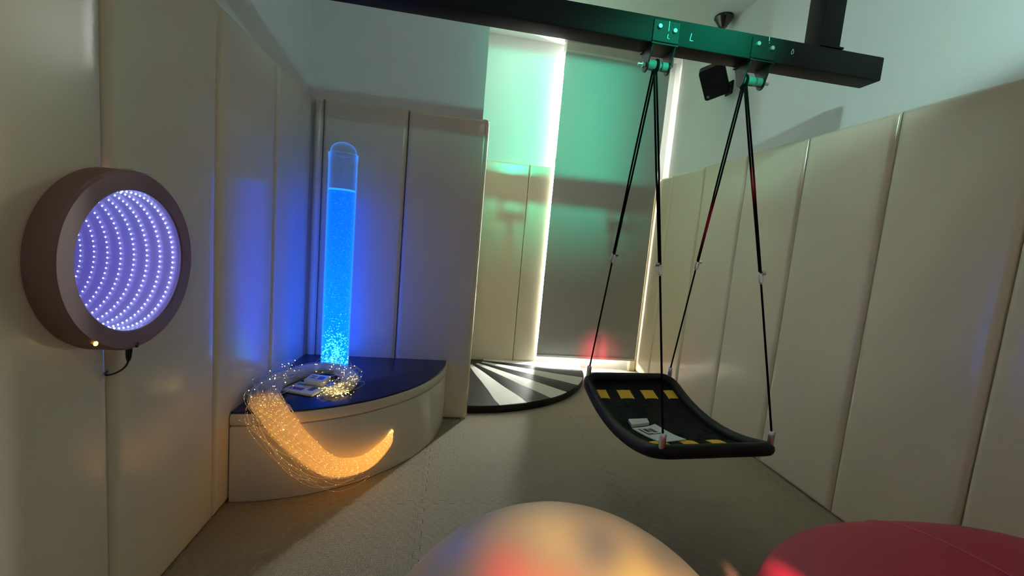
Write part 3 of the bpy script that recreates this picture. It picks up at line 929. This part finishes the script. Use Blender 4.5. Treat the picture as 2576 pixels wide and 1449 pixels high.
# ------------------------------------------------------------------ infinity mirror
im = thing('infinity_mirror', 'round brown framed infinity mirror glowing with violet rings of lights', 'infinity mirror', (XL, MY, MZ))
XF = -.823
def ml(bm): return rel(bm, im)
prof = [(.184, -1.0), (.184, XF-.006), (.188, XF), (.228, XF), (.235, XF-.007), (.235, XL+.002), (.213, XL+.002), (.213, XL-.02)]
bm = B(); lathe(bm, [(.1845, XF-.012), (.1845, XF-.003), (.188, XF), (.229, XF), (.235, XF-.006), (.235, XL+.005), (.20, XL+.005), (.1845, XF-.03)], 96, 'X', (0, MY, MZ))
obj('frame', ml(bm), 'mirror_frame', im, smooth=.5)
XE = -1.30
obj('mirror_tunnel', ml(lathe(B(), [(.1844, XF-.004), (.1844, XE), (0, XE)], 96, 'X', (0, MY, MZ))), 'tunnel', im, smooth=.6)  # solid tunnel built in place of the mirrored depth
obj('glass', ml(lathe(B(), [(0, XF-.010), (.1838, XF-.010), (.1838, XF-.013), (0, XF-.013)], 64, 'X', (0, MY, MZ))), 'glass', im)
for k in range(12):  # front ring is the LED strip; deeper glowing rings stand in for its reflections
    bm = B(); x = -.847-.0355*k
    n = 72
    for i in range(n):
        a = 2*PI*i/n
        octa(bm, (x, MY+.1795*math.cos(a), MZ+.1795*math.sin(a)), .0031)
    lm = mat('blue_white_led_and_reflection_%d' % k, (.8, .8, .9), .4, emit=(.50, .62, 1.0), estr=7*.86**k)
    o = obj('led_ring_and_reflection', ml(bm), lm, im); o['kind'] = 'stuff'
def front(y, z, r, mm, nm):
    obj(nm, ml(lathe(B(), [(r*1.3, XF-.001), (r*1.2, XF+.0012), (r, XF+.0018), (0, XF+.0018)], 12, 'X', (0, y, z))), mm, im, smooth=.6)
front(1.093, .906, .0045, 'indicator', 'indicator_light')
front(1.224, .869, .006, 'black_plastic', 'switch')
bm = tube(B(), [(-.862, 1.252, .866), (-.862, 1.252, .845), (-.862, 1.250, .825), (-.862, 1.249, .815)], [.008, .008, .0065, .004], 10)
obj('power_plug', ml(bm), 'black_plastic', im, smooth=.7)
bm = tube(B(), catmull([(-.862, 1.249, .818), (-.864, 1.247, .806), (-.868, 1.237, .795), (-.872, 1.215, .790), (-.878, 1.195, .792), (-.90, 1.2295, .790)], 6), .0026, 7)
obj('power_cord', ml(bm), 'black_plastic', im, smooth=True)
bm = box(B(), XL+.001, XL+.035, MY+.03, MY+.105, MZ+.2365, MZ+.2425, .001, 1)
obj('hanging_tab', ml(bm), 'white_plastic', im)

# ------------------------------------------------------------------ speaker on the right wall
spk = thing('wall_speaker', 'black square wall speaker tilted on its bracket under the beam', 'speaker', (1.87, 3.05, 2.573))
yaw, pit, rol = .52, .62, .353
n_ = Vector((-math.sin(yaw)*math.cos(pit), -math.cos(yaw)*math.cos(pit), -math.sin(pit)))
r_ = Vector((math.cos(yaw), -math.sin(yaw), 0)); u_ = n_.cross(r_)
if u_.z < 0: u_ = -u_
r2 = r_*math.cos(rol)+u_*math.sin(rol); u2 = -r_*math.sin(rol)+u_*math.cos(rol)
RM = Matrix((r2, u2, n_)).transposed().to_4x4()
if RM.determinant() < 0: RM = Matrix((-r2, u2, n_)).transposed().to_4x4()
sgn = 1 if RM.col[0].to_3d().dot(r2) > 0 else -1
def sploc(bm):
    bmesh.ops.transform(bm, matrix=RM, verts=bm.verts[:]); return bm
bm = box(B(), -.089, .089, -.112, .112, -.11, 0)
es = [e for e in bm.edges if abs(e.verts[0].co.z-e.verts[1].co.z) > .05]
bmesh.ops.bevel(bm, geom=es, offset=.02, segments=4, profile=.5, affect='EDGES')
obj('cabinet', sploc(bm), 'speaker', spk, smooth=.6)
bm = box(B(), -.083, .083, -.106, .106, 0, .006)
es = [e for e in bm.edges if abs(e.verts[0].co.z-e.verts[1].co.z) > .003]
bmesh.ops.bevel(bm, geom=es, offset=.018, segments=4, profile=.5, affect='EDGES')
gr = obj('grille', sploc(bm), 'speaker', spk, smooth=.6)
bm = B(); lx0 = -.062*sgn
for x0_, x1_, y0_, y1_ in ((-.008, .008, -.080, -.077), (-.008, -.004, -.090, -.080), (-.004, .006, -.086, -.083), (-.006, .008, -.094, -.091)):
    box(bm, lx0+x0_, lx0+x1_, y0_, y1_, .006, .0068)
obj('logo', sploc(bm), 'logo', gr)
arm0 = -n_*.11
bm = tube(B(), [arm0, arm0+Vector((.05, .01, .01)), Vector((WR-1.87-.004, .10, .02))], .011, 10)
box(bm, WR-1.87-.012, WR-1.87-.001, .06, .14, -.03, .07, .002, 1)
obj('wall_bracket', bm, 'speaker', spk, smooth=.6)
bm = tube(B(), catmull([r2*.07+u2*.09-n_*.10, r2*.11+u2*.12-n_*.08, r2*.13+u2*.17-n_*.10, Vector((WR-1.87-.003, -.02, .22))], 6), .003, 7)
obj('speaker_cable', bm, 'speaker', spk, smooth=True)

# ceiling canopy with a hanging wire
cp = thing('ceiling_canopy', 'black bell shaped ceiling canopy with thin wire behind the beam', 'canopy', (1.985, 3.225, ZC))
obj('bell', lathe(B(), [(0, -.001), (.070, -.001), (.072, -.012), (.066, -.022), (.040, -.062), (.030, -.078), (.022, -.086), (0, -.088)], 32), 'black_plastic', cp, smooth=.8)
obj('wire', tube(B(), [(.012, 0, -.086), (.012, 0, -.62)], .0025, 6), 'black_plastic', cp)
# shallow ceiling plate
pl = tag(obj('ceiling_plate', rel(box(B(), 1.60, 2.02, 2.55, 2.92, ZC-.018, ZC-.0005, .004, 1), type('o', (), {'location': (1.8, 2.75, ZC)})()), 'plaster'), 'flat square plate on the ceiling above the beam', 'ceiling plate')
pl.location = (1.8, 2.75, ZC)

# ------------------------------------------------------------------ gym ball
gb = obj('gym_ball', lathe(B(), [(0, -.378)] + [(.378*math.sin(a), -.378*math.cos(a)) for a in [PI*k/48 for k in range(1, 48)]] + [(0, .378)], 96), 'ball', smooth=True)
gb.location = (.238, .592, .378)
tag(gb, 'large pale gym ball at the bottom lit with red and yellow light', 'gym ball')

# ------------------------------------------------------------------ red beanbag seat
rs = thing('red_seat', 'round glossy red padded floor seat in the lower right corner', 'floor seat', (1.32, .43, 0))
def se(c, e): return math.copysign(abs(c)**e, c)
SHX, SHY, SHZ = .675, .63, .585
def seat_pt(a, ph):
    cz, cr_ = se(math.sin(ph), .7), se(math.cos(ph), .5)
    lobe = 1 + .012*math.cos(6*a+.4)*cr_
    return Vector((SHX*cr_*lobe*se(math.cos(a), .92), SHY*cr_*lobe*se(math.sin(a), .92), max(0, SHZ/2+SHZ/2*cz)))
bm = B(); NU, NV = 96, 30; rings = []
for j in range(NV+1):
    ph = -PI/2 + PI*j/NV
    rings.append([bm.verts.new(seat_pt(2*PI*i/NU, ph)) for i in range(NU)])
for A, D in zip(rings, rings[1:]):
    for i in range(NU): bm.faces.new((A[i], A[(i+1) % NU], D[(i+1) % NU], D[i]))
bmesh.ops.remove_doubles(bm, verts=bm.verts[:], dist=1e-5)
obj('seat_body', bm, 'red', rs, smooth=True)
for a in (1.62, 2.62, .58, 3.66, 4.7, 5.75):
    p0, p1 = (.62, 1.45) if a < 2 else (-.5, 1.45)
    pts = [seat_pt(a, p0+(p1-p0)*k/24) for k in range(25)]
    obj('seam', tube(B(), pts, .0022, 6), 'red_pipe' if a < 2 else 'red', rs, smooth=True)

# smoothing of vinyl etc. is done per mesh; finished
